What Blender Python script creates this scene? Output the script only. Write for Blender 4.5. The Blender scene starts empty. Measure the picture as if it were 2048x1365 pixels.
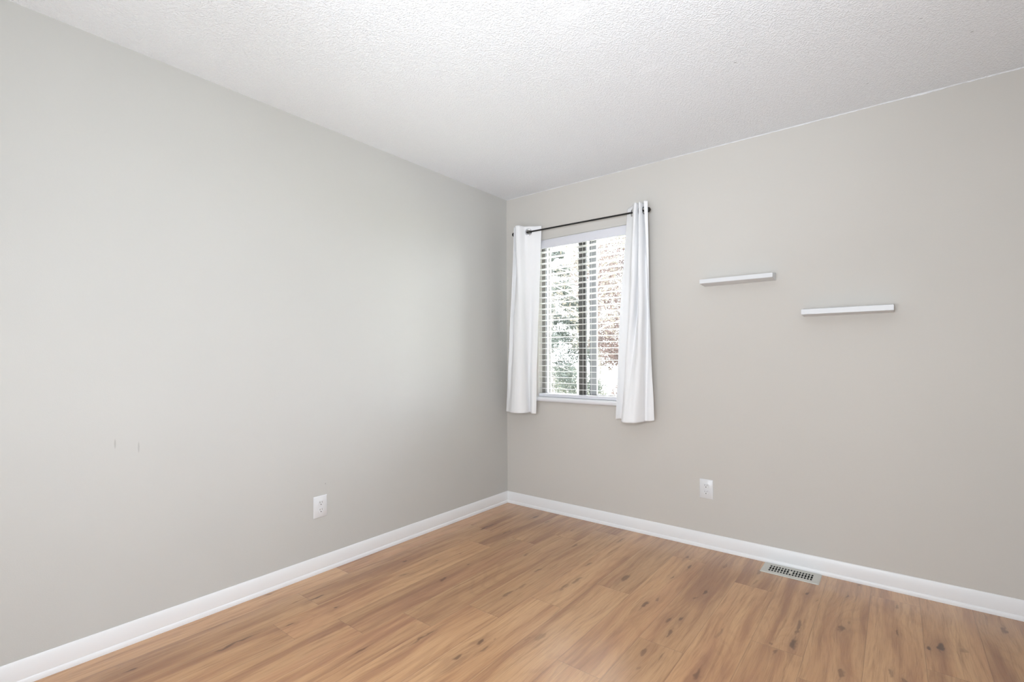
import bpy, bmesh, math, random
from mathutils import Vector, Matrix, noise

# ------------------------------------------------------------------ camera
C = bpy.context.scene.collection
S = bpy.context.scene
F_PX = 976.26
CAM = Vector((2.4692, -3.0844, 1.1665))
YAW, ROLL = 0.6649, -0.003243
v_ = Vector((-math.sin(YAW), math.cos(YAW), 0))
r0 = Vector((math.cos(YAW), math.sin(YAW), 0)); u0 = Vector((0, 0, 1))
r_ = math.cos(ROLL) * r0 + math.sin(ROLL) * u0
u_ = -math.sin(ROLL) * r0 + math.cos(ROLL) * u0
cd = bpy.data.cameras.new('camera')
cam = bpy.data.objects.new('camera', cd); C.objects.link(cam)
cd.sensor_width = 36; cd.lens = F_PX * 36 / 2048; cd.clip_start = 0.02; cd.clip_end = 300
cd.shift_y = (716.04 - 682.5) / 2048
M = Matrix((r_, u_, -v_)).transposed().to_4x4(); M.translation = CAM
cam.matrix_world = M
S.camera = cam
S.view_settings.view_transform = 'Standard'; S.view_settings.look = 'None'
S.view_settings.gamma = 1; S.view_settings.exposure = 0.12; S.view_settings.use_curve_mapping = False

# ------------------------------------------------------------------ sky, sun, flash
W = bpy.data.worlds.new('sky'); S.world = W; W.use_nodes = True
wn = W.node_tree.nodes; wl = W.node_tree.links
bg = wn['Background']; bg.inputs['Color'].default_value = (0.86, 0.93, 1.0, 1); bg.inputs['Strength'].default_value = 23

def lamp(name, kind, energy, loc, target, size=1.0, sy=None, col=(1, 1, 1), **kw):
    d = bpy.data.lights.new(name, kind); d.energy = energy; d.color = col
    o = bpy.data.objects.new(name, d); C.objects.link(o); o.location = loc
    o.rotation_euler = (Vector(target) - Vector(loc)).to_track_quat('-Z', 'Y').to_euler()
    if kind == 'AREA':
        d.shape = 'RECTANGLE'; d.size = size; d.size_y = sy or size
    if kind == 'SUN': d.angle = size
    if kind == 'SPOT': d.shadow_soft_size = size
    for k, x in kw.items(): setattr(d, k, x)
    return o
lamp('sun', 'SUN', 9.0, (0, -10, 20), (-8, 8, 0), 0.02, col=(1, 0.93, 0.84))
# the photographer's flash, bounced off the ceiling in the middle of the room
lamp('bounce_flash', 'SPOT', 100, (2.35, -3.45, 1.40), (1.45, -1.35, 2.44), 0.12, col=(0.86, 0.93, 1.0), spot_size=math.radians(62), spot_blend=1.0)
lamp('flash_head', 'AREA', 23, (2.35, -3.1, 1.45), (1.50, -1.20, 2.44), 0.35, 0.35, col=(0.86, 0.93, 1.0))
# added fill lamp at the side wall, with no doorway behind it
lamp('side_fill', 'AREA', 8, (3.08, -3.0, 1.1), (0, -2.2, 0.9), 1.0, 2.0, col=(0.86, 0.93, 1.0))
# unseen fill lamp added near the rear wall, which has no window
lamp('rear_fill', 'AREA', 42, (1.6, -3.7, 0.9), (1.1, 0, 0.8), 1.6, 1.0, col=(0.86, 0.93, 1.0))

# ------------------------------------------------------------------ materials
def lin(c):
    return tuple(((x / 255) / 12.92 if x / 255 <= 0.04045 else ((x / 255 + 0.055) / 1.055) ** 2.4) for x in c)
def mat(name, col, rough=0.5, metal=0.0, bump=None, spec=0.5, **kw):
    m = bpy.data.materials.new(name); m.use_nodes = True
    nt = m.node_tree; b = nt.nodes['Principled BSDF']
    b.inputs['Base Color'].default_value = (*lin(col), 1)
    b.inputs['Roughness'].default_value = rough; b.inputs['Metallic'].default_value = metal
    b.inputs['Specular IOR Level'].default_value = spec
    for k, x in kw.items(): b.inputs[k].default_value = x
    if bump:
        sc, st, dist = bump
        g = nt.nodes.new('ShaderNodeNewGeometry')
        n = nt.nodes.new('ShaderNodeTexNoise'); n.inputs['Scale'].default_value = sc; n.inputs['Detail'].default_value = 3
        bp = nt.nodes.new('ShaderNodeBump'); bp.inputs['Strength'].default_value = st; bp.inputs['Distance'].default_value = dist
        nt.links.new(g.outputs['Position'], n.inputs['Vector'])
        nt.links.new(n.outputs['Fac'], bp.inputs['Height']); nt.links.new(bp.outputs['Normal'], b.inputs['Normal'])
    return m

class NT:
    """small helper for building node graphs"""
    def __init__(s, m): s.t = m.node_tree; s.n = s.t.nodes; s.l = s.t.links
    def new(s, typ, **kw):
        n = s.n.new(typ)
        for k, x in kw.items(): setattr(n, k, x)
        return n
    def put(s, inp, x):
        if hasattr(x, 'is_output'): s.l.new(x, inp)
        elif x is not None: inp.default_value = x
    def math(s, op, a, b=None, c=None, clamp=False):
        n = s.new('ShaderNodeMath', operation=op, use_clamp=clamp)
        for i, x in enumerate((a, b, c)):
            if x is not None: s.put(n.inputs[i], x)
        return n.outputs[0]
    def vec(s, op, a, b=None):
        n = s.new('ShaderNodeVectorMath', operation=op)
        s.put(n.inputs[0], a)
        if b is not None: s.put(n.inputs[1], b)
        return n.outputs['Value'] if op in ('LENGTH', 'DISTANCE', 'DOT_PRODUCT') else n.outputs['Vector']
    def noise(s, vec, scale, detail=2, rough=0.5, dist=0.0):
        n = s.new('ShaderNodeTexNoise'); s.put(n.inputs['Vector'], vec)
        n.inputs['Scale'].default_value = scale; n.inputs['Detail'].default_value = detail
        n.inputs['Roughness'].default_value = rough; n.inputs['Distortion'].default_value = dist
        return n.outputs['Fac']
    def ramp(s, x, a, b, lo=0.0, hi=1.0, smooth=True):
        n = s.new('ShaderNodeMapRange'); n.interpolation_type = 'SMOOTHSTEP' if smooth else 'LINEAR'
        s.put(n.inputs['Value'], x)
        n.inputs['From Min'].default_value = a; n.inputs['From Max'].default_value = b
        n.inputs['To Min'].default_value = lo; n.inputs['To Max'].default_value = hi
        return n.outputs['Result']
    def mix(s, f, a, b, blend='MIX'):
        n = s.new('ShaderNodeMix', data_type='RGBA', blend_type=blend)
        s.put(n.inputs['Factor'], f)
        for k, x in ((6, a), (7, b)):
            s.put(n.inputs[k], x if hasattr(x, 'is_output') else (*x, 1))
        return n.outputs[2]

WALL = (208, 204, 198)
def wall_mat(name, col, marks=()):
    m = mat(name, col, 0.75, spec=0.25); t = NT(m); b = t.n['Principled BSDF']
    P = t.new('ShaderNodeNewGeometry').outputs['Position']
    n1 = t.noise(P, 230, 2)
    n2 = t.noise(P, 35, 2)
    h = t.math('ADD', n1, t.math('MULTIPLY', n2, 1.2))
    bp = t.new('ShaderNodeBump'); bp.inputs['Strength'].default_value = 0.12; bp.inputs['Distance'].default_value = 0.0015
    t.put(bp.inputs['Height'], h); t.put(b.inputs['Normal'], bp.outputs['Normal'])
    c = t.mix(t.ramp(t.noise(P, 1.1, 2), 0.3, 0.7), lin(col), tuple(x * 0.975 for x in lin(col)))
    for (cx, cy, cz, sx, sy, sz, k) in marks:        # scuffs and nail marks on the paint
        d = t.vec('LENGTH', t.vec('MULTIPLY', t.vec('SUBTRACT', P, (cx, cy, cz)), (1 / sx, 1 / sy, 1 / sz)))
        c = t.mix(t.math('MULTIPLY', t.ramp(d, 0.5, 1.1, 1, 0), k), c, (0.22, 0.21, 0.19))
    t.put(b.inputs['Base Color'], c)
    return m
m_wall = wall_mat('greige_wall_paint', WALL)
m_wall_l = wall_mat('greige_wall_paint_scuffed', (202, 201, 197),
                    [(0, -2.525, .825, .05, .0035, .022, .35), (0, -2.447, .80, .05, .0035, .026, .3), (0, -1.604, .476, .05, .0042, .005, .4)])
m_trim = mat('white_trim_paint', (238, 238, 239), 0.35, bump=(60, 0.05, 0.001))
m_sill = mat('white_sill_paint', (232, 232, 235), 0.3)
m_plate = mat('white_plastic', (226, 227, 229), 0.3)
m_slot = mat('slot_shade', (52, 50, 48), 0.6)  # dark colour standing in for the shade inside the outlet slots
m_shelf = mat('white_shelf_laminate', (222, 223, 225), 0.4)
m_rod = mat('black_metal', (34, 33, 31), 0.4, metal=0.3)
m_chrome = mat('chrome', (205, 207, 212), 0.12, metal=1.0)
m_alu = mat('bronze_aluminium', (138, 135, 131), 0.45, metal=0.3)
m_alu_d = mat('dark_bronze_aluminium', (92, 90, 87), 0.5, metal=0.2)
m_alu_l = mat('grey_aluminium', (158, 159, 161), 0.45, metal=0.3)
m_reg = mat('grey_register_paint', (206, 204, 196), 0.4, metal=0.1)
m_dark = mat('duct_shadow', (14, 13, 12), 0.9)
m_cord = mat('white_cord', (232, 232, 230), 0.8)

def translucent(name, col, rough, amt):
    m = mat(name, col, rough, spec=0.2); t = NT(m); b = t.n['Principled BSDF']; out = t.n['Material Output']
    tr = t.new('ShaderNodeBsdfTranslucent'); tr.inputs['Color'].default_value = (*lin(col), 1)
    mx = t.new('ShaderNodeMixShader'); mx.inputs[0].default_value = amt
    t.l.new(b.outputs[0], mx.inputs[1]); t.l.new(tr.outputs[0], mx.inputs[2]); t.l.new(mx.outputs[0], out.inputs['Surface'])
    return m
m_curtain = translucent('white_curtain_fabric', (250, 250, 251), 0.8, 0.10)
m_slat = translucent('white_blind_slat', (250, 250, 249), 0.35, 0.4)

m_glass = bpy.data.materials.new('clear_glass'); m_glass.use_nodes = True
t = NT(m_glass); t.n.remove(t.n['Principled BSDF'])
ga = t.new('ShaderNodeBsdfTransparent'); gb = t.new('ShaderNodeBsdfGlossy'); gb.inputs['Roughness'].default_value = 0.01
fr = t.new('ShaderNodeFresnel'); fr.inputs['IOR'].default_value = 1.45
gm = t.new('ShaderNodeMixShader'); t.l.new(fr.outputs[0], gm.inputs[0]); t.l.new(ga.outputs[0], gm.inputs[1]); t.l.new(gb.outputs[0], gm.inputs[2])
t.l.new(gm.outputs[0], t.n['Material Output'].inputs['Surface'])

# popcorn ceiling
m_ceil = mat('popcorn_ceiling', (244, 246, 249), 0.9, spec=0.1)
t = NT(m_ceil); b = t.n['Principled BSDF']
P = t.new('ShaderNodeNewGeometry').outputs['Position']
Pw = t.vec('ADD', P, t.vec('MULTIPLY', t.vec('SUBTRACT', (lambda n: n.outputs['Color'])(
    (lambda n: (t.put(n.inputs['Vector'], P), n.inputs['Scale'].__setattr__('default_value', 60), n)[2])(t.new('ShaderNodeTexNoise'))), (.5, .5, .5)), (.003, .003, .003)))
nA = t.noise(Pw, 135, 2, 0.5); nB = t.noise(Pw, 290, 2, 0.5)
hgt = t.math('ADD', t.ramp(nA, 0.40, 0.66), t.math('MULTIPLY', t.ramp(nB, 0.4, 0.65), 0.35))
for (cx, cy, rx, ry) in ((1.53, -1.53, .07, .045), (1.50, -1.36, .05, .03), (1.62, -1.02, .05, .03)):   # trowelled-over patches
    d = t.vec('LENGTH', t.vec('MULTIPLY', t.vec('SUBTRACT', P, (cx, cy, 2.44)), (1 / rx, 1 / ry, 1)))
    hgt = t.math('MULTIPLY', hgt, t.ramp(d, 0.5, 1.3, 0.6, 1))
bp = t.new('ShaderNodeBump'); bp.inputs['Strength'].default_value = 0.6; bp.inputs['Distance'].default_value = 0.0032
t.put(bp.inputs['Height'], hgt); t.put(b.inputs['Normal'], bp.outputs['Normal'])
c = lin((244, 246, 249))
for (cx, cy, r) in ((1.931, -.827, .008), (2.373, -.27, .006), (2.55, -.685, .007), (2.712, -.463, .007), (2.189, -.714, .004)):
    d = t.vec('LENGTH', t.vec('MULTIPLY', t.vec('SUBTRACT', P, (cx, cy, 2.44)), (1 / r, 1 / (r * .6), 1)))
    c = t.mix(t.math('MULTIPLY', t.ramp(d, 0.5, 1.1, 1, 0), .45), c, (.25, .25, .25))
t.put(b.inputs['Base Color'], c)

# ------------------------------------------------------------------ mesh helpers
def add_box(bm, a, b, bev=0.0, seg=2):
    x0, y0, z0 = a; x1, y1, z1 = b
    vs = [bm.verts.new(p) for p in ((x0, y0, z0), (x1, y0, z0), (x1, y1, z0), (x0, y1, z0), (x0, y0, z1), (x1, y0, z1), (x1, y1, z1), (x0, y1, z1))]
    fs = [bm.faces.new([vs[i] for i in q]) for q in ((0, 3, 2, 1), (4, 5, 6, 7), (0, 1, 5, 4), (1, 2, 6, 5), (2, 3, 7, 6), (3, 0, 4, 7))]
    if bev:
        es = list({e for f in fs for e in f.edges})
        bmesh.ops.bevel(bm, geom=es, offset=bev, segments=seg, affect='EDGES', profile=0.5)
def add_prism(bm, prof, a, b, fn):
    """profile [(d, z)] swept from a to b; fn(d, z, s) -> point"""
    A = [bm.verts.new(fn(d, z, a)) for d, z in prof]; B = [bm.verts.new(fn(d, z, b)) for d, z in prof]
    n = len(prof)
    for i in range(n): bm.faces.new((A[i], A[(i + 1) % n], B[(i + 1) % n], B[i]))
    bm.faces.new(A[::-1]); bm.faces.new(B)
def add_tube(bm, pts, rads, n=12, cap=True):
    pts = [Vector(p) for p in pts]; rings = []
    if not hasattr(rads, '__len__'): rads = [rads] * len(pts)
    for i, p in enumerate(pts):
        d = (pts[min(i + 1, len(pts) - 1)] - pts[max(i - 1, 0)]).normalized()
        a = d.orthogonal().normalized() if i == 0 else (a - d * a.dot(d)).normalized()
        c_ = d.cross(a)
        rings.append([bm.verts.new(p + (a * math.cos(2 * math.pi * k / n) + c_ * math.sin(2 * math.pi * k / n)) * rads[i]) for k in range(n)])
    for i in range(len(rings) - 1):
        for k in range(n): bm.faces.new((rings[i][k], rings[i][(k + 1) % n], rings[i + 1][(k + 1) % n], rings[i + 1][k]))
    if cap: bm.faces.new(rings[0][::-1]); bm.faces.new(rings[-1])
def add_torus(bm, c, axis, R, r, n=32, k=10, sq=0.5):
    axis = Vector(axis).normalized(); a = axis.orthogonal().normalized(); b_ = axis.cross(a); c = Vector(c); rings = []
    for i in range(n):
        t_ = 2 * math.pi * i / n; o = a * math.cos(t_) + b_ * math.sin(t_)
        rings.append([bm.verts.new(c + o * (R + r * math.cos(2 * math.pi * j / k)) + axis * r * sq * math.sin(2 * math.pi * j / k)) for j in range(k)])
    for i in range(n):
        for j in range(k): bm.faces.new((rings[i][j], rings[(i + 1) % n][j], rings[(i + 1) % n][(j + 1) % k], rings[i][(j + 1) % k]))
def obj(name, bm, m, parent=None, smooth=None):
    bmesh.ops.recalc_face_normals(bm, faces=bm.faces)
    me = bpy.data.meshes.new(name); bm.to_mesh(me); bm.free()
    if m: me.materials.append(m)
    if smooth is not None:
        me.polygons.foreach_set('use_smooth', [True] * len(me.polygons))
        if smooth < 180: me.set_sharp_from_angle(angle=math.radians(smooth))
    o = bpy.data.objects.new(name, me); C.objects.link(o)
    if parent: o.parent = parent
    return o
def box(name, a, b, m, parent=None, bev=0.0, seg=2):
    bm = bmesh.new(); add_box(bm, a, b, bev, seg); return obj(name, bm, m, parent, smooth=(35 if bev else None))
def thing(name, label, cat, loc=(0, 0, 0), group=None):
    o = bpy.data.objects.new(name, None); C.objects.link(o); o.location = loc; o.empty_display_size = 0.1
    o['label'] = label; o['category'] = cat
    if group: o['group'] = group
    return o
def tag(o, label, cat, group=None):
    o['label'] = label; o['category'] = cat
    if group: o['group'] = group
    return o
def struct(o, label=None, cat=None):
    o['kind'] = 'structure'
    if label: o['label'] = label
    if cat: o['category'] = cat
    return o
def copy_tree(o, parent=None):
    c_ = o.copy(); C.objects.link(c_)
    if parent: c_.parent = parent
    for ch in list(o.children): copy_tree(ch, c_)
    return c_

# ------------------------------------------------------------------ room shell
RX, RY, H, T = 3.12, -3.75, 2.44, 0.14          # room runs x 0..RX, y RY..0
WX0, WX1, WZ0, WZ1 = 0.310, 1.060, 0.852, 2.068  # window opening
struct(box('wall_left', (-T, RY - T, -.02), (0, T, H + .02), m_wall_l), 'long greige painted wall on the left', 'wall')
struct(box('wall_right', (RX, RY - T, -.02), (RX + T, T, H + .02), m_wall), 'greige painted side wall beyond the right edge', 'wall')
struct(box('wall_front', (0, RY - T, -.02), (RX, RY, H + .02), m_wall), 'greige painted wall behind the viewer', 'wall')
bm = bmesh.new()
add_box(bm, (0, 0, -.02), (WX0, T, H + .02)); add_box(bm, (WX1, 0, -.02), (RX, T, H + .02))
add_box(bm, (WX0, 0, -.02), (WX1, T, WZ0)); add_box(bm, (WX0, 0, WZ1), (WX1, T, H + .02))
bmesh.ops.remove_doubles(bm, verts=bm.verts, dist=1e-5)
struct(obj('wall_back', bm, m_wall), 'greige painted wall holding the window and shelves', 'wall')
struct(box('ceiling', (-T, RY - T, H), (RX + T, T, H + .12), m_ceil), 'white textured popcorn ceiling', 'ceiling')

# wavy edge of the ceiling texture where it laps onto the back wall
bm = bmesh.new(); N = 420; ra = []; rb = []; rc = []
for i in range(N + 1):
    x = 0.01 + (RX - 0.02) * i / N
    w = 0.0025 + 0.0022 * noise.noise(Vector((x * 9, 3.1, 0))) + 0.0016 * noise.noise(Vector((x * 37, 1.7, 0))) + 0.0018 * max(0, min(1, (x - 1.4) / .5))
    if 2.52 < x < 2.66: w += .003 * math.sin((x - 2.52) / .14 * math.pi)
    w = max(w, 0.0008)
    ra.append(bm.verts.new((x, -.0002, H))); rb.append(bm.verts.new((x, -.0022, H - w * .9))); rc.append(bm.verts.new((x, -.0001, H - w)))
rd = [bm.verts.new((v.co.x, -.004, H)) for v in ra]
for i in range(N):
    bm.faces.new((rd[i], rd[i + 1], rb[i + 1], rb[i])); bm.faces.new((rb[i], rb[i + 1], rc[i + 1], rc[i]))
struct(obj('trim_1', bm, m_ceil, smooth=180), 'thin wavy lip of ceiling texture along the top of the window wall', 'trim')

# baseboards with shoe moulding
BASE = [(0, .006), (.0105, .006), (.0110, .030), (.0108, .046), (.0100, .058), (.0085, .069), (.0065, .078), (.0045, .0845), (.0025, .0885), (0, .0893)]
SHOE = [(.002, 0), (.0160, 0), (.0163, .0035), (.0160, .0090), (.0150, .0140), (.0135, .0180), (.0118, .0205), (.0100, .0215), (.002, .0215)]
def baseboard(name, fn, a, b, label):
    bm = bmesh.new(); add_prism(bm, BASE, a, b, fn); o = obj(name, bm, m_trim, smooth=40); struct(o, label, 'baseboard')
    bm = bmesh.new(); add_prism(bm, SHOE, a, b, fn); obj('shoe_moulding', bm, m_trim, o, smooth=40)
baseboard('baseboard_left', lambda d, z, s: (d, s, z), RY, 0, 'white baseboard with shoe moulding along the left wall')
baseboard('baseboard_back', lambda d, z, s: (s, -d, z), 0, RX, 'white baseboard with shoe moulding under the window wall')
baseboard('baseboard_right', lambda d, z, s: (RX - d, s, z), RY, 0, 'white baseboard along the right side wall')
baseboard('baseboard_front', lambda d, z, s: (s, RY + d, z), 0, RX, 'white baseboard along the wall behind the viewer')

# ------------------------------------------------------------------ plank floor
m_floor = mat('oak_laminate', (180, 142, 108), 0.42, spec=0.15, **{'Coat Weight': 1.0, 'Coat Roughness': 0.27, 'Coat IOR': 1.64})
PW, PX0, PL = 0.1865, 0.1355, 1.25
ENDS = {0: -.585, 1: -.80, 2: -.60, 3: -.385, 4: -1.40, 5: -1.157, 6: -.84, 7: -1.497, 8: -1.16, 9: -.385, 10: -.90, 11: -1.05, 12: -.13, 13: -.70, 14: -1.2, -1: -.3}
KN = [ # x, y, half width, half length, darkness   (read from the floor of the photo)
]
KPX = [(1095,1044,7,1.6,.5),(976,1054,6,7,.75),(934,1131,5,1.2,.75),(923,1107,4,1.2,.5),(1071,1035,8,1.5,.6),(1014,1065,7,2,.5),(1076,1141,7,2,.55),
 (1052,1110,6,2.5,.5),(1044,1174,8,3.5,.45),(1017,1188,10,3,.55),(1131,1174,11,2.5,.45),(1155,1161,9,2.5,.55),(1177,1129,6,3,.5),(1249,1158,15,1.1,.6),
 (1082,1274,15,1.1,.4),(1057,1277,10,1.2,.3),(963,1283,9,1.6,.75),(967,1299,8,1.2,.55),(988,1280,6,1.2,.35),(915,1317,17,.7,.75),(1143,1062,6,1.2,.5),(1149,1092,7,2,.5),(1240,1082,8,3,.55),
 (1290,1210,13,1.4,.75),(1313,1199,8,1.2,.5),(1345,1155,6,1,.65),(1375,1114,9,.8,.6),(1379,1135,10,1,.75),(1411,1185,10,1,.75),(1391,1198,7,1,.45),
 (1338,1240,11,.8,.6),(1363,1239,10,.9,.7),(1340,1267,10,1.8,.65),(1287,1305,14,.6,.6),(1323,1314,6,4,.5),(1278,1334,8,1,.35),(1451,1132,7,3,.5),(1395,1349,14,2,.6),(1440,1265,9,5,.35),
 (635,1196,9,3,.85),(670,1217,6,1,.9),(580,1250,9,1.3,.8),(470,1287,9,7,.7),(257,1343,8,2,.75),(535,1190,7,1.5,.7),(588,1206,6,1.2,.35),(808,1124,6,1.5,.8),(873,1123,5,1.2,.8),
 (887,1159,9,1,.6),(808,1150,5,4,.55),(845,1276,7,9,.6),(720,1303,6,6,.55),(1616,1189,8,.7,.8),(1634,1201,5,1,.5),(1695,1193,5,1.3,.75),(1717,1170,8,.7,.6),
 (1587,1289,18,1.1,.85),(1597,1255,9,6,.6),(1549,1306,8,1,.5),(1543,1286,8,.6,.5),(1682,1258,15,.8,.7),(1700,1248,8,1,.4),(1682,1347,15,1.1,.6),
 (1795,1268,6,3.5,.6),(1794,1215,9,1,.5),(1860,1298,14,.6,.95),(1881,1295,15,.9,1.0),(2009,1262,10,1.8,.6),(1518,1146,12,1.2,.55),(1511,1166,5,4,.4),(1808,1362,14,1,.6),(1782,1348,8,2,.45),(1928,1304,12,1.0,.35),(1970,1232,6,3,.35)]
def floor_hit(px, py):
    d = v_ * F_PX + r_ * (px - 1024) - u_ * (py - 716.04)
    k = -CAM.z / d.z; p = CAM + d * k
    return p, (p - CAM).dot(v_)
for (px, py, hw, el, dk) in KPX:
    p_, dep = floor_hit(px, py); w = hw * dep / F_PX * 0.37
    KN.append((p_.x, p_.y, w, w * (1.5 + el * 1.5), dk * .88))
t = NT(m_floor); b = t.n['Principled BSDF']
P = t.new('ShaderNodeNewGeometry').outputs['Position']
uv = t.new('ShaderNodeUVMap'); uv.uv_map = 'plank'
sep = t.new('ShaderNodeSeparateXYZ'); t.put(sep.inputs[0], uv.outputs[0]); U, V = sep.outputs[0], sep.outputs[1]
at = t.new('ShaderNodeAttribute'); at.attribute_name = 'seed'; at.attribute_type = 'GEOMETRY'
sc_ = t.new('ShaderNodeSeparateColor'); t.put(sc_.inputs[0], at.outputs['Color']); R1, R2, R3 = sc_.outputs
spx = t.new('ShaderNodeSeparateXYZ'); t.put(spx.inputs[0], P); X_, Y_ = spx.outputs[0], spx.outputs[1]
# knots bend the grain around them: where a knot sits is stored on the floor mesh as (heart, halo, bend)
ka = t.new('ShaderNodeAttribute'); ka.attribute_name = 'knot'; ka.attribute_type = 'GEOMETRY'
ks = t.new('ShaderNodeSeparateXYZ'); t.put(ks.inputs[0], ka.outputs['Vector']); knot, halo, bend = ks.outputs
xg = t.math('SUBTRACT', X_, t.math('MULTIPLY', bend, 0.55))
def comb(x, y, z):
    n = t.new('ShaderNodeCombineXYZ'); t.put(n.inputs[0], x); t.put(n.inputs[1], y); t.put(n.inputs[2], z); return n.outputs[0]
seedz = t.math('MULTIPLY', R1, 37.0)
swav = t.math('MULTIPLY', t.math('SUBTRACT', t.noise(comb(t.math('MULTIPLY', X_, 3.0), t.math('MULTIPLY', Y_, 1.7), seedz), 1.0, 2), .5), .05)
xg = t.math('ADD', xg, swav)
broad = t.noise(comb(t.math('MULTIPLY', xg, 13), t.math('MULTIPLY', Y_, 1.0), seedz), 1.0, 3, .55)
mid = t.noise(comb(t.math('MULTIPLY', xg, 55), t.math('MULTIPLY', Y_, 2.6), seedz), 1.0, 6, .68)
fine = t.noise(comb(t.math('MULTIPLY', xg, 420), t.math('MULTIPLY', Y_, 11), seedz), 1.0, 2, .6)
cath = t.noise(comb(t.math('MULTIPLY', xg, 6), t.math('MULTIPLY', Y_, .9), t.math('ADD', seedz, 5.0)), 1.0, 1, .4)
ring = t.math('SINE', t.math('MULTIPLY', cath, 110.0))
hue = t.noise(comb(t.math('MULTIPLY', xg, 7), t.math('MULTIPLY', Y_, .7), t.math('ADD', seedz, 9.0)), 1.0, 2, .5)
OAK_L, OAK_M, OAK_D = lin((202, 157, 112)), lin((178, 129, 88)), lin((124, 82, 52))
c = t.mix(t.ramp(broad, .3, .72), OAK_L, OAK_M)
c = t.mix(t.math('MULTIPLY', t.ramp(mid, .46, .74), .50), c, OAK_D)
c = t.mix(t.math('MULTIPLY', t.ramp(broad, .50, .70), .62), c, lin((146, 100, 72)))
c = t.mix(t.math('MULTIPLY', t.ramp(hue, .5, .72), .30), c, lin((186, 130, 96)))
c = t.mix(t.math('MULTIPLY', t.ramp(ring, .3, 1.0), .10), c, OAK_D)
c = t.mix(t.math('MULTIPLY', t.ramp(fine, .45, .75), .26), c, OAK_D)
vgain = t.math('ADD', .90, t.math('MULTIPLY', R2, .18))
vm = t.new('ShaderNodeVectorMath', operation='SCALE'); t.put(vm.inputs[0], c); t.put(vm.inputs['Scale'], vgain); c = vm.outputs[0]
c = t.mix(t.math('MULTIPLY', t.math('POWER', halo, 1.4), .5), c, lin((138, 97, 70)))
kf = t.math('MULTIPLY', knot, t.math('ADD', .75, t.math('MULTIPLY', fine, .4)), clamp=True)
c = t.mix(kf, c, lin((70, 43, 27)))
# bevelled seams
e1 = t.math('MINIMUM', U, t.math('SUBTRACT', PW, U)); e2 = t.math('MINIMUM', V, t.math('SUBTRACT', PL, V))
ed = t.math('MINIMUM', e1, e2)
groove = t.ramp(ed, .0004, .0022, 1, 0)
c = t.mix(t.math('MULTIPLY', groove, .28), c, lin((84, 58, 40)))
t.put(b.inputs['Base Color'], c)
hh = t.math('ADD', t.math('MULTIPLY', t.ramp(fine, .35, .75), -.35), t.math('MULTIPLY', groove, -2.5))
hh = t.math('ADD', hh, t.math('MULTIPLY', t.ramp(ring, -.2, 1), -.35))
bp = t.new('ShaderNodeBump'); bp.inputs['Strength'].default_value = 0.35; bp.inputs['Distance'].default_value = 0.0008
t.put(bp.inputs['Height'], hh); t.put(b.inputs['Normal'], bp.outputs['Normal'])
t.put(b.inputs['Roughness'], t.math('ADD', .42, t.math('MULTIPLY', mid, .12)))

rng = random.Random(5)
NX_, NY_ = 62, 250                      # cells across and along one plank
import numpy as np
vco, quads, uvs, seeds = [], [], [], []; nv = 0
for k in range(-1, 17):
    x0 = PX0 + k * PW; x1 = x0 + PW
    e0 = ENDS.get(k, -rng.random()) + PL
    while e0 < .02: e0 += PL
    while e0 > RY:
        y1, y0 = e0, e0 - PL; cy1, cy0 = min(y1, 0.02), max(y0, RY); cx0, cx1 = max(x0, -.02), min(x1, RX + .02)
        if cy1 > cy0 and cx1 > cx0:
            nx = max(2, int(NX_ * (cx1 - cx0) / PW)); ny = max(2, int(NY_ * (cy1 - cy0) / PL))
            gx, gy = np.meshgrid(np.linspace(cx0, cx1, nx + 1), np.linspace(cy0, cy1, ny + 1), indexing='xy')
            vco.append(np.stack([gx.ravel(), gy.ravel(), np.zeros(gx.size)], 1))
            uvs.append(np.stack([gx.ravel() - x0, gy.ravel() - y0], 1))
            seeds.append(np.tile([rng.random(), rng.random(), rng.random(), 1.0], (gx.size, 1)))
            ii, jj = np.meshgrid(np.arange(nx), np.arange(ny), indexing='xy'); q = nv + jj * (nx + 1) + ii
            quads.append(np.stack([q, q + 1, q + nx + 2, q + nx + 1], -1).reshape(-1, 4)); nv += gx.size
        e0 -= PL
vco = np.concatenate(vco); uvs = np.concatenate(uvs); seeds = np.concatenate(seeds); quads = np.concatenate(quads)
vc = vco[:, :2]
kn = np.zeros(nv); ha = np.zeros(nv); be = np.zeros(nv)
near = np.zeros(nv, bool)
for (kx, ky, sw, sl, dk) in KN: near |= (abs(vc[:, 0] - kx) < sw * 4.2 + .02) & (abs(vc[:, 1] - ky) < sl * 4.2 + .03)
wx_ = np.zeros((nv, 2))
for i in np.nonzero(near)[0]:
    w = noise.noise_vector(Vector((vc[i, 0] * 34, vc[i, 1] * 20, 2.0))); w2 = noise.noise_vector(Vector((vc[i, 0] * 95, vc[i, 1] * 50, 7.0)))
    wx_[i] = (w.x * .010 + w2.x * .0045, w.y * .020 + w2.y * .008)
pk = vc + wx_
sm = lambda x: (lambda z: z * z * (3 - 2 * z))(np.clip(x, 0, 1))
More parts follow.
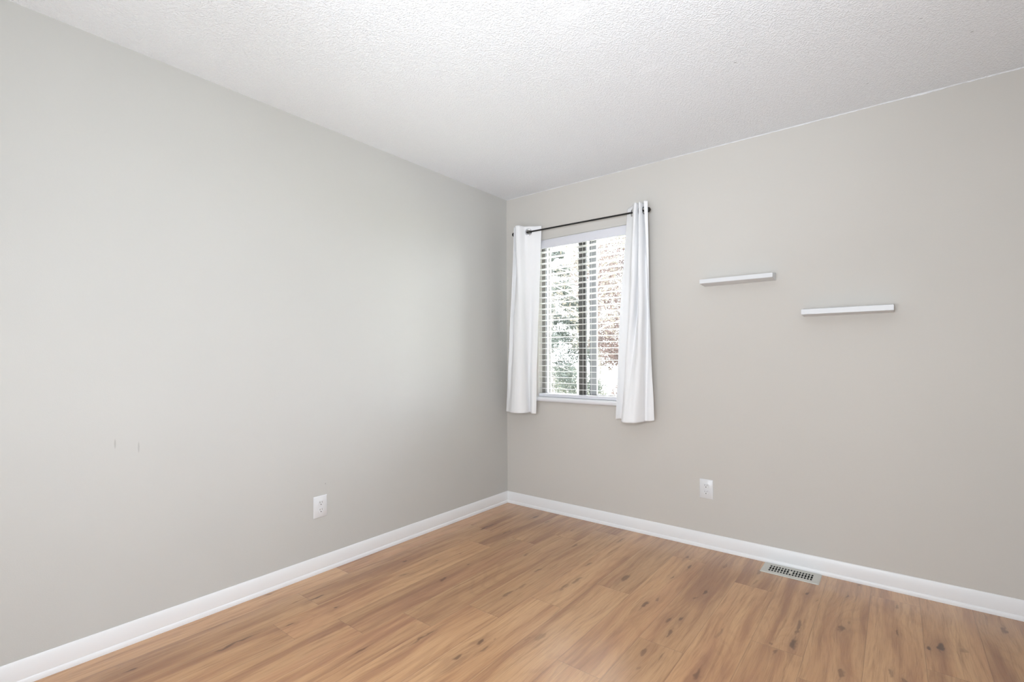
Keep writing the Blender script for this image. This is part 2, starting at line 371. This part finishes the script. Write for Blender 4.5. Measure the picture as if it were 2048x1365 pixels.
for (kx, ky, sw, sl, dk) in KN:
    # a knot stays on its own plank
    col = math.floor((kx - PX0) / PW); own = np.floor((vc[:, 0] - PX0 - 1e-7 * np.sign(vc[:, 0] - kx)) / PW) == col
    d = np.hypot((pk[:, 0] - kx) / sw, (pk[:, 1] - ky) / sl)
    dh = np.hypot((pk[:, 0] - kx) / (sw * 1.5 + .006), (pk[:, 1] - ky) / (sl * 1.2 + .03))
    kn = np.maximum(kn, own * sm((1.15 - d) / .6) * dk)
    tl = 2.2 * sl + .012; sg = 1 if (int(kx * 1000) % 3) else -1           # thin dark check running out of the knot
    yy = (pk[:, 1] - ky) * sg / tl; ww = sw * .42 * np.clip(1.05 - yy, .05, 1)
    kn = np.maximum(kn, own * sm((1.25 - np.abs(pk[:, 0] - kx - .0015 * np.sin(yy * 5)) / ww) / .9) * ((yy > 0) & (yy < 1)) * np.clip(1.1 - yy, 0, 1) * dk * .7)
    g = own * sm((2.6 - dh) / 2.4) * dk; ha = np.maximum(ha, g); be += (vc[:, 0] - kx) * g
me = bpy.data.meshes.new('floor')
nb_ = len(vco); slab = [(-.05, RY - .05), (RX + .05, RY - .05), (RX + .05, .05), (-.05, .05)]
sv = np.array([(x, y, z) for z in (-.15, -.001) for x, y in slab])
allv = np.concatenate([vco, sv]); sq = np.array([(0, 3, 2, 1), (4, 5, 6, 7), (0, 1, 5, 4), (1, 2, 6, 5), (2, 3, 7, 6), (3, 0, 4, 7)]) + nb_
allq = np.concatenate([quads, sq])
me.vertices.add(len(allv)); me.vertices.foreach_set('co', allv.ravel())
me.loops.add(allq.size); me.loops.foreach_set('vertex_index', allq.ravel().astype(np.int32))
me.polygons.add(len(allq)); me.polygons.foreach_set('loop_start', np.arange(0, allq.size, 4, dtype=np.int32))
me.update(calc_edges=True)
ul = me.uv_layers.new(name='plank'); pad = lambda a: np.concatenate([a, np.zeros((8, a.shape[1]))])
ul.data.foreach_set('uv', (pad(uvs) + np.concatenate([np.zeros((nb_, 2)), np.full((8, 2), .05)]))[allq.ravel()].ravel())
ca = me.color_attributes.new('seed', 'FLOAT_COLOR', 'POINT'); ca.data.foreach_set('color', pad(seeds).ravel())
va_ = me.attributes.new('knot', 'FLOAT_VECTOR', 'POINT'); va_.data.foreach_set('vector', pad(np.stack([kn, ha, be], 1)).ravel())
me.validate(); me.materials.append(m_floor)
fl = bpy.data.objects.new('floor', me); C.objects.link(fl); struct(fl, 'oak laminate plank floor with dark knots', 'floor')

# ------------------------------------------------------------------ window
win = thing('window_1', 'two-pane sliding window with bronze aluminium frame', 'window', (WX0, .0, WZ0)); struct(win)
def wpart(name, boxes, m, parent=win, bev=0.0):
    bm = bmesh.new()
    for a, b_ in boxes: add_box(bm, [a[i] - win.location[i] for i in range(3)], [b_[i] - win.location[i] for i in range(3)], bev)
    o = obj(name, bm, m, None); o.parent = parent
    return o
YF = .052
fz0, fz1 = WZ0, WZ1
# outer frame with its two tracks
wpart('window_frame', [((WX0, YF, fz0), (WX0 + .012, T, fz1)), ((WX1 - .012, YF, fz0), (WX1, T, fz1)),
                       ((WX0, YF, fz0), (WX1, T, fz0 + .020)), ((WX0, YF, fz1 - .020), (WX1, T, fz1)),
                       ((WX0, YF + .003, fz0), (WX0 + .024, YF + .010, fz1)), ((WX0, YF + .036, fz0), (WX0 + .020, YF + .042, fz1)),
                       ((WX0, T - .010, fz0), (WX0 + .026, T, fz1)), ((WX1 - .030, YF + .036, fz0), (WX1, YF + .042, fz1)), ((WX1 - .030, T - .01, fz0), (WX1, T, fz1)),
                       ((WX0, YF + .003, fz0), (WX1, YF + .008, fz0 + .030)), ((WX0, YF + .036, fz0), (WX1, YF + .042, fz0 + .030))], m_alu)
def sash(x0, x1, y0, y1, wl, wr, label, ml, mr):
    s = wpart('sash', [((x0, y0, fz0 + .018), (x1, y1, fz0 + .042)), ((x0, y0, fz1 - .045), (x1, y1, fz1 - .018))], m_alu)
    s['label'] = label
    def sub(name, boxes, m):
        o = wpart(name, boxes, m, s); return o
    sub('stile', [((x0, y0, fz0 + .018), (x0 + wl, y1, fz1 - .018))] , ml)
    sub('stile', [((x1 - wr, y0, fz0 + .018), (x1, y1, fz1 - .018)), ((x1 - wr * .55, y0 - .006, fz0 + .03), (x1 - wr * .35, y0, fz1 - .03)), ((x1 - .005, y0 - .006, fz0 + .03), (x1, y0, fz1 - .03))], mr)
    sub('glass_pane', [((x0 + wl, (y0 + y1) / 2 - .002, fz0 + .042), (x1 - wr, (y0 + y1) / 2 + .002, fz1 - .045))], m_glass)
sash(WX0 + .022, .689, YF + .011, YF + .034, .016, .060, 'left sliding sash on the inner track', m_alu_l, m_alu_d)
sash(.700, WX1 - .02, YF + .047, YF + .064, .058, .034, 'right fixed sash on the outer track', m_alu_l, m_alu_l)
wpart('sash_latch', [((.655, YF - .004, .90), (.670, YF + .008, .935))], m_alu_d)
# white drywall return and stool
struct(box('trim_2', (WX0, .0, WZ0 - .0), (WX1, YF, WZ0 + .004), m_sill), 'white painted ledge inside the window opening', 'trim')
bm = bmesh.new()
prof = [(0, .834), (.020, .833), (.027, .836), (.031, .843), (.032, .852), (.031, .861), (.027, .866), (.020, .868), (0, .868)]
add_prism(bm, prof, .262, 1.108, lambda d, z, s: (s, -d, z))
struct(obj('trim_3', bm, m_sill, smooth=50), 'white rounded window sill projecting below the blinds', 'trim')

# ------------------------------------------------------------------ blinds
bl = thing('window_blind', 'white horizontal slat blind with valance, lowered with slats open, hung in the window', 'blind', (.68, 0, .868))
def bpart(name, a, b_, m, bev=.0015, parent=bl):
    o = box(name, [a[i] - bl.location[i] for i in range(3)], [b_[i] - bl.location[i] for i in range(3)], m, None, bev); o.parent = parent; return o
VX0, VX1 = WX0 + .004, WX1 - .004
m_val = mat('white_blind_valance', (222, 222, 228), 0.4)
va = bpart('valance', (VX0, -.016, 1.996), (VX1, -.006, 2.060), m_val, .002)
bpart('valance_lip', (VX0, -.019, 1.996), (VX1, -.0155, 2.001), m_val, .001, va)
bpart('valance_lip', (VX0, -.019, 2.055), (VX1, -.0155, 2.060), m_val, .001, va)
bpart('head_rail', (VX0 + .004, -.004, 2.008), (VX1 - .004, .045, 2.055), m_slat, .002)
SLW, TILT = .046, math.radians(3.0)
bm = bmesh.new(); ny = 6
top = []; bot = []
for j in range(ny + 1):
    y = -SLW / 2 + SLW * j / ny; z = .0012 * (1 - (2 * j / ny - 1) ** 2)
    top.append((y, z + .0012)); bot.append((y, z - .0012))
add_prism(bm, top + bot[::-1], VX0 + .002, VX1 - .002, lambda d, z, s: (s - .68, d * math.cos(TILT) + z * math.sin(TILT), -d * math.sin(TILT) + z * math.cos(TILT)))
sl0 = None; YB = .020
NS = 25; z_top, z_bot = 1.9740, .9300
for i in range(NS):
    z = z_top + (z_bot - z_top) * i / (NS - 1)
    if sl0 is None: sl0 = o = obj('slat', bm, m_slat, None, smooth=50)
    else: o = sl0.copy(); C.objects.link(o)
    o.parent = bl; o.location = (0, YB, z - bl.location.z)
bpart('bottom_rail', (VX0 + .002, YB - .026, .8695), (VX1 - .002, YB + .024, .8935), m_val, .003)
for x in (.384, .705, .985):
    bm = bmesh.new()
    for yy in (YB - .0265, YB + .0265):
        add_tube(bm, [(x - .68, yy, .885 - bl.location.z), (x - .68, yy, 2.01 - bl.location.z)], .0012, 6)
    obj('ladder_cord', bm, m_cord, bl)
bm = bmesh.new(); add_tube(bm, [(.775 - .68, YB - .030, .9 - bl.location.z), (.775 - .68, YB - .030, 1.50 - bl.location.z), (.778 - .68, YB - .028, 2.0 - bl.location.z)], .0012, 6)
obj('lift_cord', bm, m_cord, bl)

# ------------------------------------------------------------------ curtain rod
RYD = -.092
RL, RR = Vector((.163, RYD, 2.1215)), Vector((1.218, RYD, 2.110))
rod = thing('curtain_rod', 'thin black metal curtain rod with ball finials above the window', 'curtain rod', RL)
bm = bmesh.new(); add_tube(bm, [RL - RL, RR - RL], .0058, 16); obj('pole', bm, m_rod, rod, smooth=50)
for e, s in ((RL, -1), (RR, 1)):
    bm = bmesh.new(); p0 = e - RL
    prof = [(0, .007), (.004, .009), (.006, .006), (.009, .0055), (.012, .010), (.016, .0145), (.022, .0165), (.028, .0155), (.033, .011), (.0365, .005), (.0375, .0005)]
    add_tube(bm, [p0 + Vector((s * (a - .006), 0, 0)) for a, _ in prof], [r for _, r in prof], 20); obj('finial', bm, m_rod, rod, smooth=60)
for x in (.205, 1.168):
    zz = RL.z + (RR.z - RL.z) * (x - RL.x) / (RR.x - RL.x)
    bm = bmesh.new(); L = lambda a: tuple(a[i] - RL[i] for i in range(3))
    add_tube(bm, [L((x, -.0005, zz - .012)), L((x, -.006, zz - .012))], .014, 20)
    add_tube(bm, [L((x, -.004, zz - .012)), L((x, RYD + .004, zz - .012)), L((x, RYD, zz - .0085))], .0035, 10)
    obj('bracket', bm, m_rod, rod, smooth=50)

# ------------------------------------------------------------------ curtains
def catmull(pts, n):
    P_ = [2 * Vector(pts[0]) - Vector(pts[1])] + [Vector(p) for p in pts] + [2 * Vector(pts[-1]) - Vector(pts[-2])]
    out = []
    for i in range(1, len(P_) - 2):
        a, b_, c_, d = P_[i - 1:i + 3]
        for k in range(n):
            u = k / n
            out.append(0.5 * ((2 * b_) + (c_ - a) * u + (2 * a - 5 * b_ + 4 * c_ - d) * u * u + (3 * b_ - a - 3 * c_ + d) * u ** 3))
    out.append(P_[-2]); return out
def resample(pl, n):
    L = [0]
    for a, b_ in zip(pl, pl[1:]): L.append(L[-1] + (b_ - a).length)
    out = []; j = 0
    for i in range(n + 1):
        s = L[-1] * i / n
        while j < len(L) - 2 and L[j + 1] < s: j += 1
        f = (s - L[j]) / max(1e-9, L[j + 1] - L[j]); out.append(pl[j].lerp(pl[j + 1], min(1, f)))
    return out, L[-1]
def curtain(name, label, keys, cross, ztop, zbot, seed):
    """keys = [(t, control points)] from the top (t=0) to the hem (t=1); same number of control points in each key"""
    NX = 46 * (len(keys[0][1]) - 1) // 3; NZ = 150
    prof = [(tt, resample(catmull([(x, y, 0) for x, y in pts], 14), NX)) for tt, pts in keys]
    Ltop = prof[0][1][1]
    org = Vector((sum(p.x for p in prof[0][1][0]) / (NX + 1), RYD, .75))
    bm = bmesh.new(); grid = []
    for j in range(NZ + 1):
        tt = j / NZ
        for a, b_ in zip(prof, prof[1:]):
            if a[0] <= tt <= b_[0] + 1e-9: f = (tt - a[0]) / (b_[0] - a[0]); break
        f = f * f * (3 - 2 * f) if len(keys) == 2 else f
        row = []
        for i in range(NX + 1):
            p_ = a[1][0][i].lerp(b_[1][0][i], f)
            u = i / NX
            zt = ztop; zb = zbot(u)
            z = zt + (zb - zt) * tt
            w = .006 * tt * noise.noise(Vector((u * 7 + seed, z * 2.2, seed))) + .0025 * noise.noise(Vector((u * 16, z * 6, seed + 4))) * min(1, tt * 4)
            row.append(bm.verts.new((p_.x + w * .4, min(p_.y + w, -.034), z)))
        grid.append(row)
    # grommet centres: where the cloth crosses the rod line
    cen = []
    topl = prof[0][1][0]
    for i in range(NX):
        y0, y1 = topl[i].y - RYD, topl[i + 1].y - RYD
        if y0 * y1 < 0:
            f = y0 / (y0 - y1); p_ = topl[i].lerp(topl[i + 1], f)
            zz = RL.z + (RR.z - RL.z) * (p_.x - RL.x) / (RR.x - RL.x)
            cen.append((p_, (topl[i + 1] - topl[i]).normalized(), (i + f) * Ltop / NX, zz))
    for j in range(NZ):
        for i in range(NX):
            sc = (i + .5) * Ltop / NX; q = (grid[j][i].co.z + grid[j + 1][i].co.z) / 2
            if any((sc - s_) ** 2 + (q - zz) ** 2 < .0195 ** 2 for _, _, s_, zz in cen): continue
            bm.faces.new((grid[j][i], grid[j][i + 1], grid[j + 1][i + 1], grid[j + 1][i]))
    for v in list(bm.verts):
        if not v.link_faces: bm.verts.remove(v)
    for v in bm.verts: v.co -= org
    o = obj(name, bm, m_curtain, None, smooth=180); o.location = org
    md = o.modifiers.new('cloth_thickness', 'SOLIDIFY'); md.thickness = .0012; md.offset = 0
    tag(o, label, 'curtain', 'white grommet curtains at the window')
    for p_, tg, s_, zz in cen:
        bm = bmesh.new(); nrm = Vector((-tg.y, tg.x, 0))
        add_torus(bm, Vector((p_.x, p_.y, zz)) - org, nrm, .0215, .0048, 36, 10, .45)
        g = obj('grommet', bm, m_chrome, o, smooth=180); g['label'] = 'chrome grommet'
    return o
Lt = [(.172, -.052), (.182, -.138), (.191, -.056), (.203, -.150), (.243, -.158), (.259, -.108), (.285, -.093), (.330, -.060), (.372, -.042)]
Lm = [(.118, -.060), (.128, -.120), (.155, -.095), (.185, -.150), (.254, -.160), (.262, -.092), (.282, -.062), (.320, -.072), (.352, -.060)]
Lb = [(.062, -.078), (.085, -.115), (.120, -.135), (.175, -.165), (.240, -.165), (.276, -.120), (.276, -.070), (.322, -.108), (.347, -.088)]
curtain('curtain', 'short white grommet curtain panel left of the window, nearest the corner', [(0, Lt), (.5, Lm), (1, Lb)], None, 2.164,
        lambda u: .748 + .010 * max(0, 1 - u * 9) - .004 * max(0, (u - .85) * 6), 1.3)
Rt = [(1.070, -.046), (1.100, -.072), (1.130, -.098), (1.158, -.138), (1.172, -.130), (1.180, -.052), (1.190, -.138), (1.200, -.125), (1.208, -.066), (1.222, -.138), (1.244, -.128)]
Rm = [(1.022, -.070), (1.048, -.060), (1.085, -.062), (1.118, -.130), (1.142, -.128), (1.155, -.080), (1.180, -.135), (1.205, -.130), (1.215, -.070), (1.236, -.088), (1.248, -.115)]
Rb = [(.994, -.078), (1.016, -.048), (1.040, -.052), (1.075, -.160), (1.110, -.182), (1.145, -.178), (1.175, -.172), (1.200, -.120), (1.210, -.085), (1.240, -.098), (1.266, -.082)]
curtain('curtain', 'short white grommet curtain panel on the right side of the window, nearer the shelves', [(0, Rt), (.5, Rm), (1, Rb)], None, 2.156,
        lambda u: .752 - .004 * math.sin(min(1, max(0, (u - .2) / .55)) * math.pi) + .012 * max(0, (u - .82) * 5), 7.7)

# ------------------------------------------------------------------ floating shelves
def shelf(x0, x1, zb, zf0, zf1, zt, dep, label):
    o_ = thing('floating_shelf', label, 'shelf', ((x0 + x1) / 2, 0, (zb + zt) / 2), 'white floating shelves on the wall')
    bm = bmesh.new()
    prof = [(0, zb), (0, zt), (.012, zt), (dep, zf1), (dep, zf0), (.012, zb)]
    add_prism(bm, [(d, z - o_.location.z) for d, z in prof], x0 - o_.location.x, x1 - o_.location.x, lambda d, z, s: (s, -d, z))
    bmesh.ops.recalc_face_normals(bm, faces=bm.faces)
    bmesh.ops.bevel(bm, geom=list(bm.edges), offset=.0015, segments=2, affect='EDGES')
    return bm, o_
for args in ((1.553, 1.944, 1.598, 1.6050, 1.6290, 1.640, .10, 'short white floating shelf nearer the window, the higher of the two'),
             (2.079, 2.467, 1.386, 1.3910, 1.4175, 1.428, .10, 'short white floating shelf farther right, the lower of the two')):
    bm, e_ = shelf(*args); lab, loc = e_['label'], e_.location.copy()
    bpy.data.objects.remove(e_)
    o = obj('floating_shelf', bm, m_shelf, None, smooth=30); o.location = loc
    tag(o, lab, 'shelf', 'white floating shelves on the wall')

# ------------------------------------------------------------------ outlets
def outlet(loc, rz, label):
    """faces -y in its own space, back on y=0"""
    o_ = thing('wall_outlet', label, 'outlet', loc, 'duplex wall outlets')
    o_.rotation_euler = (0, 0, rz)
    w, h, d = .040, .0590, .0065
    bm = bmesh.new()
    A = [(-w, 0, -h), (w, 0, -h), (w, 0, h), (-w, 0, h)]; B = [(-w, -.0025, -h), (w, -.0025, -h), (w, -.0025, h), (-w, -.0025, h)]
    i_ = .006; Cc = [(-w + i_, -d, -h + i_), (w - i_, -d, -h + i_), (w - i_, -d, h - i_), (-w + i_, -d, h - i_)]
    R = [[bm.verts.new(p) for p in q] for q in (A, B, Cc)]
    for a, b_ in zip(R, R[1:]):
        for k in range(4): bm.faces.new((a[k], a[(k + 1) % 4], b_[(k + 1) % 4], b_[k]))
    bm.faces.new(R[0][::-1]); bm.faces.new(R[2])
    bmesh.ops.bevel(bm, geom=list(bm.edges), offset=.0012, segments=3, affect='EDGES')
    obj('cover_plate', bm, m_plate, o_, smooth=40)
    for cz in (.0195, -.0195):
        bm = bmesh.new(); n = 40; ring = []
        pts = []
        for k in range(n):
            a = 2 * math.pi * k / n; x = .0172 * math.cos(a); z = .0172 * math.sin(a); z = max(-.0140, min(.0140, z)); pts.append((x, z))
        ra_ = [bm.verts.new((x, -d + .001, z + cz)) for x, z in pts]; rb_ = [bm.verts.new((x * .985, -d - .0022, z * .985 + cz)) for x, z in pts]; rc_ = [bm.verts.new((x * .95, -d - .003, z * .95 + cz)) for x, z in pts]
        for q0, q1 in ((ra_, rb_), (rb_, rc_)):
            for k in range(n): bm.faces.new((q0[k], q0[(k + 1) % n], q1[(k + 1) % n], q1[k]))
        bm.faces.new(rc_)
        rcp = obj('receptacle', bm, m_plate, o_, smooth=40)
        y = -d - .0034
        box('slot', (-.0070, y, cz + .001), (-.0052, y + .001, cz + .0095), m_slot, rcp)
        box('slot', (.0052, y, cz + .002), (.0070, y + .001, cz + .0090), m_slot, rcp)
        bm = bmesh.new(); add_tube(bm, [(0, y, cz - .0065), (0, y + .001, cz - .0065)], .0027, 16); obj('ground_hole', bm, m_slot, rcp)
    bm = bmesh.new(); add_tube(bm, [(0, -d + .0005, 0), (0, -d - .0012, 0)], [.003, .0022], 16); obj('screw', bm, m_plate, o_, smooth=40)
outlet((1.560, 0, .3595), 0, 'white duplex outlet low on the window wall, below the shelves')
outlet((0, -1.636, .358), math.pi / 2, 'white duplex outlet low on the long left wall')

# ------------------------------------------------------------------ floor register
RGX0, RGX1, RGY0, RGY1 = 1.887, 2.162, -.1630, -.0175
rg = thing('floor_register', 'grey metal floor vent register against the baseboard on oak floor', 'vent', ((RGX0 + RGX1) / 2, (RGY0 + RGY1) / 2, 0))
wx, wy = (RGX1 - RGX0) / 2, (RGY1 - RGY0) / 2
gx0, gx1, gy0, gy1 = -wx + .033, wx - .033, -wy + .034, wy - .028
NCOL = 15; pitch = (gx1 - gx0) / NCOL; slot_w = pitch * .66
bm = bmesh.new()
zt = .0042; zi = .0030
# raised flange with sloping outer edge
def ring_pts(x0, x1, y0, y1, z, r=.006, n=5):
    out = []
    for cx, cy, a0 in ((x1 - r, y1 - r, 0), (x0 + r, y1 - r, 90), (x0 + r, y0 + r, 180), (x1 - r, y0 + r, 270)):
        for k in range(n): a = math.radians(a0 + 90 * k / (n - 1)); out.append((cx + r * math.cos(a), cy + r * math.sin(a), z))
    return out
rings = [ring_pts(-wx, wx, -wy, wy, .0003), ring_pts(-wx + .001, wx - .001, -wy + .001, wy - .001, .0020), ring_pts(-wx + .005, wx - .005, -wy + .005, wy - .005, zt),
         ring_pts(gx0 - .006, gx1 + .006, gy0 - .006, gy1 + .006, zt, .003), ring_pts(gx0 - .002, gx1 + .002, gy0 - .002, gy1 + .002, zi, .001)]
V = [[bm.verts.new(p) for p in r] for r in rings]
for a, b_ in zip(V, V[1:]):
    n = len(a)
    for k in range(n): bm.faces.new((a[k], a[(k + 1) % n], b_[(k + 1) % n], b_[k]))
obj('flange', bm, m_reg, rg, smooth=35)
bm = bmesh.new()
for k in range(NCOL + 1):
    xa = gx0 + k * pitch - (pitch - slot_w) / 2; xb = xa + (pitch - slot_w)
    add_box(bm, (max(xa, gx0 - .002), gy0 - .002, .0010), (min(xb, gx1 + .002), gy1 + .002, zi))
ys = [gy0 + (gy1 - gy0) * q for q in (.27, .70)]
for y in [gy0 - .002, gy1 - .001] + ys:
    h_ = .0030
    add_box(bm, (gx0 - .002, y, .0010), (gx1 + .002, y + h_, zi - .0002))
obj('grille', bm, m_reg, rg)
box('duct_shade_sheet', (gx0 - .001, gy0 - .001, .0002), (gx1 + .001, gy1 + .001, .0006), m_dark, rg)  # black sheet above the floor, painting in the darkness of the duct
box('damper_lever', (gx0 + 7 * pitch + .002, gy0 + (gy1 - gy0) * .33, .0008), (gx0 + 8 * pitch - .002, gy0 + (gy1 - gy0) * .66, zi + .001), m_reg, rg, .0008)

# ------------------------------------------------------------------ outdoors: lawn and trees
def foliage_mat(name, cols):
    m = mat(name, cols[0], 0.6, spec=0.2); t = NT(m); b = t.n['Principled BSDF']
    P = t.new('ShaderNodeNewGeometry').outputs['Position']
    n = t.noise(P, 1.7, 3, .7); n2 = t.noise(P, 19, 1)
    c = t.mix(t.ramp(n, .38, .62), lin(cols[0]), lin(cols[1])); c = t.mix(t.ramp(n2, .45, .65), c, lin(cols[2]))
    t.put(b.inputs['Base Color'], c)
    tr = t.new('ShaderNodeBsdfTranslucent'); t.put(tr.inputs['Color'], c)
    mx = t.new('ShaderNodeMixShader'); mx.inputs[0].default_value = .35
    t.l.new(b.outputs[0], mx.inputs[1]); t.l.new(tr.outputs[0], mx.inputs[2]); t.l.new(mx.outputs[0], t.n['Material Output'].inputs['Surface'])
    return m
m_ever = foliage_mat('evergreen_needles', [(45, 51, 48), (54, 59, 55), (62, 65, 59)])
m_green = foliage_mat('green_leaves', [(62, 65, 54), (69, 72, 58), (54, 57, 50)])
m_red = foliage_mat('autumn_red_leaves', [(69, 57, 54), (77, 64, 59), (62, 51, 51)])
m_gold = foliage_mat('autumn_gold_leaves', [(77, 72, 63), (73, 67, 59), (67, 64, 59)])
m_bark = mat('grey_bark', (112, 106, 102), 0.9, bump=(20, .5, .02))
m_birch = mat('pale_bark', (180, 178, 174), 0.9, bump=(20, .3, .01))
m_lawn = mat('pale_lawn', (178, 182, 132), 0.95); t = NT(m_lawn)
P = t.new('ShaderNodeNewGeometry').outputs['Position']
t.put(t.n['Principled BSDF'].inputs['Base Color'], t.mix(t.ramp(t.noise(P, 3, 4, .7), .35, .65), lin((170, 174, 146)), lin((184, 178, 158))))
GZ = -.45
bm = bmesh.new(); N = 60; G = []
for i in range(N + 1):
    row = []
    for j in range(N + 1):
        x = -45 + 75 * i / N; y = .6 + 60 * j / N
        z = GZ + .12 * noise.noise(Vector((x * .15, y * .15, 0))) * min(1, (y - .6) / 4)
        row.append(bm.verts.new((x, y, z)))
    G.append(row)
for i in range(N):
    for j in range(N): bm.faces.new((G[i][j], G[i + 1][j], G[i + 1][j + 1], G[i][j + 1]))
lw = obj('lawn', bm, m_lawn, smooth=180); lw['kind'] = 'structure'; lw['label'] = 'pale sunlit lawn outside the window'; lw['category'] = 'lawn'

def tree(name, label, cat, base, h, crown, n_leaf, size, mf, mb, seed, shape='round', lean=0.0, trunk_r=.12, bare=.25):
    rg_ = random.Random(seed); base = Vector(base)
    o_ = thing(name, label, cat, base, 'trees beyond the window')
    bm = bmesh.new()
    pts = [Vector((lean * (k / 8) ** 1.3 + .06 * rg_.uniform(-1, 1) * (k > 0), .06 * rg_.uniform(-1, 1) * (k > 0), h * .94 * k / 8)) for k in range(9)]
    add_tube(bm, pts, [trunk_r * (1 - .09 * k) * (.55 if k > 6 else 1) for k in range(9)], 10)
    tips = []
    nb = 26
    for q in range(nb):
        f = bare + (1 - bare) * (q + .5) / nb; i = min(7, int(f * 8)); p0 = pts[i].lerp(pts[i + 1], f * 8 - i)
        a = q * 2.4 + rg_.uniform(-.4, .4)
        if shape == 'cone': R = crown * (1.05 - f) ** .8 + .1; up = -.12
        else: R = crown * math.sqrt(max(.05, 1 - ((f - .62) / .55) ** 2)) * rg_.uniform(.7, 1.05); up = .45
        d = Vector((math.cos(a), math.sin(a), 0))
        p1 = p0 + d * R * .5 + Vector((0, 0, up * R * .5)); p2 = p0 + d * R + Vector((0, 0, up * R))
        add_tube(bm, [p0, p1 + Vector((0, 0, .04)), p2], [trunk_r * .28 * (1.15 - f), trunk_r * .16 * (1.15 - f) + .004, .004], 6)
        tips.append((p0, p1, p2, R))
    obj('trunk', bm, mb, o_, smooth=60)
    bm = bmesh.new()
    for q in range(n_leaf):
        p0, p1, p2, R = tips[rg_.randrange(nb)]
        f = rg_.uniform(.2, 1.08) ** .7; c_ = p0.lerp(p1, f * 2) if f < .5 else p1.lerp(p2, f * 2 - 1)
        sp = .30 * R if shape == 'round' else .20 * R + .05
        c_ = c_ + Vector((rg_.gauss(0, sp * .6), rg_.gauss(0, sp * .6), rg_.gauss(0, sp * .5) - (.1 * R if shape == 'cone' else 0)))
        s = size * rg_.uniform(.6, 1.3)
        a = Vector((rg_.gauss(0, 1), rg_.gauss(0, 1), rg_.gauss(0, .7))).normalized(); b_ = a.orthogonal().normalized()
        w = s * (.28 if shape == 'cone' else .55)
        v = [bm.verts.new(c_ + a * s * x + b_ * w * y) for x, y in ((-1, 0), (0, -.5), (1, 0), (0, .5))]
        bm.faces.new(v)
    me_n = obj('foliage', bm, mf, o_)
    return o_
tree('evergreen_tree', 'grey-green evergreen seen through the left window pane', 'tree', (-5.0, 8.2, GZ), 5.1, 1.35, 30000, .066, m_ever, m_bark, 3, 'cone', trunk_r=.13, bare=.10)
tree('birch_tree', 'pale-trunked tree between the evergreen and the middle window stile', 'tree', (-2.44, 5.2, GZ), 4.6, .85, 1700, .045, m_gold, m_birch, 11, 'round', lean=.55, trunk_r=.075, bare=.45)
tree('autumn_tree', 'reddish autumn tree seen through the right window pane', 'tree', (-4.25, 12.0, GZ), 5.2, 1.9, 20000, .06, m_red, m_bark, 21, 'round', trunk_r=.10, bare=.2)
tree('autumn_tree', 'tall golden autumn tree farther back behind the reddish one', 'tree', (-8.0, 16.5, GZ), 5.8, 2.0, 11000, .085, m_gold, m_bark, 33, 'round', trunk_r=.16, bare=.2)
tree('autumn_tree', 'dull red tree low in the distance right of the golden one', 'tree', (-5.4, 22.0, GZ), 4.8, 2.5, 10000, .10, m_red, m_bark, 43, 'round', trunk_r=.14, bare=.15)
tree('evergreen_tree', 'distant evergreen farthest left beyond the lawn', 'tree', (-13.2, 18.5, GZ), 6.0, 2.2, 9000, .10, m_ever, m_bark, 54, 'cone', trunk_r=.18, bare=.05)
def shrub(label, base, r, h, n, size, mf, seed):
    rg_ = random.Random(seed); bm = bmesh.new()
    for q in range(n):
        a = rg_.uniform(0, 6.283); rr = r * rg_.random() ** .5; z = h * rg_.random() ** .8 * math.sqrt(max(.05, 1 - (rr / r) ** 2))
        c_ = Vector((rr * math.cos(a), rr * math.sin(a), z + .03)); s = size * rg_.uniform(.6, 1.3)
        a_ = Vector((rg_.gauss(0, 1), rg_.gauss(0, 1), rg_.gauss(0, 1))).normalized(); b_ = a_.orthogonal().normalized()
        bm.faces.new([bm.verts.new(c_ + a_ * s * x + b_ * s * .5 * y) for x, y in ((-1, 0), (0, -.5), (1, 0), (0, .5))])
    o = obj('shrub', bm, mf); o.location = base; tag(o, label, 'shrub', 'low shrubs beyond the lawn')
for i, (x, y, r, h, mf, lab) in enumerate([(-2.75, 6.6, .6, .7, m_green, 'low green shrub at the foot of the pale-trunked tree'),
                                          (-10.4, 12.2, 1.0, 1.4, m_green, 'green shrub at the far left of the lawn'),
                                          (-7.8, 12.2, 1.1, 1.2, m_gold, 'straw-coloured shrub left of the green hedge plants'),
                                          (-5.6, 10.6, 1.0, 1.2, m_green, 'green shrub behind the pale-trunked tree'),
                                          (-3.2, 9.8, .8, 1.3, m_red, 'rusty shrub under the reddish autumn tree')]):
    shrub(lab, (x, y, GZ), r, h, 2600, .055, mf, 70 + i)
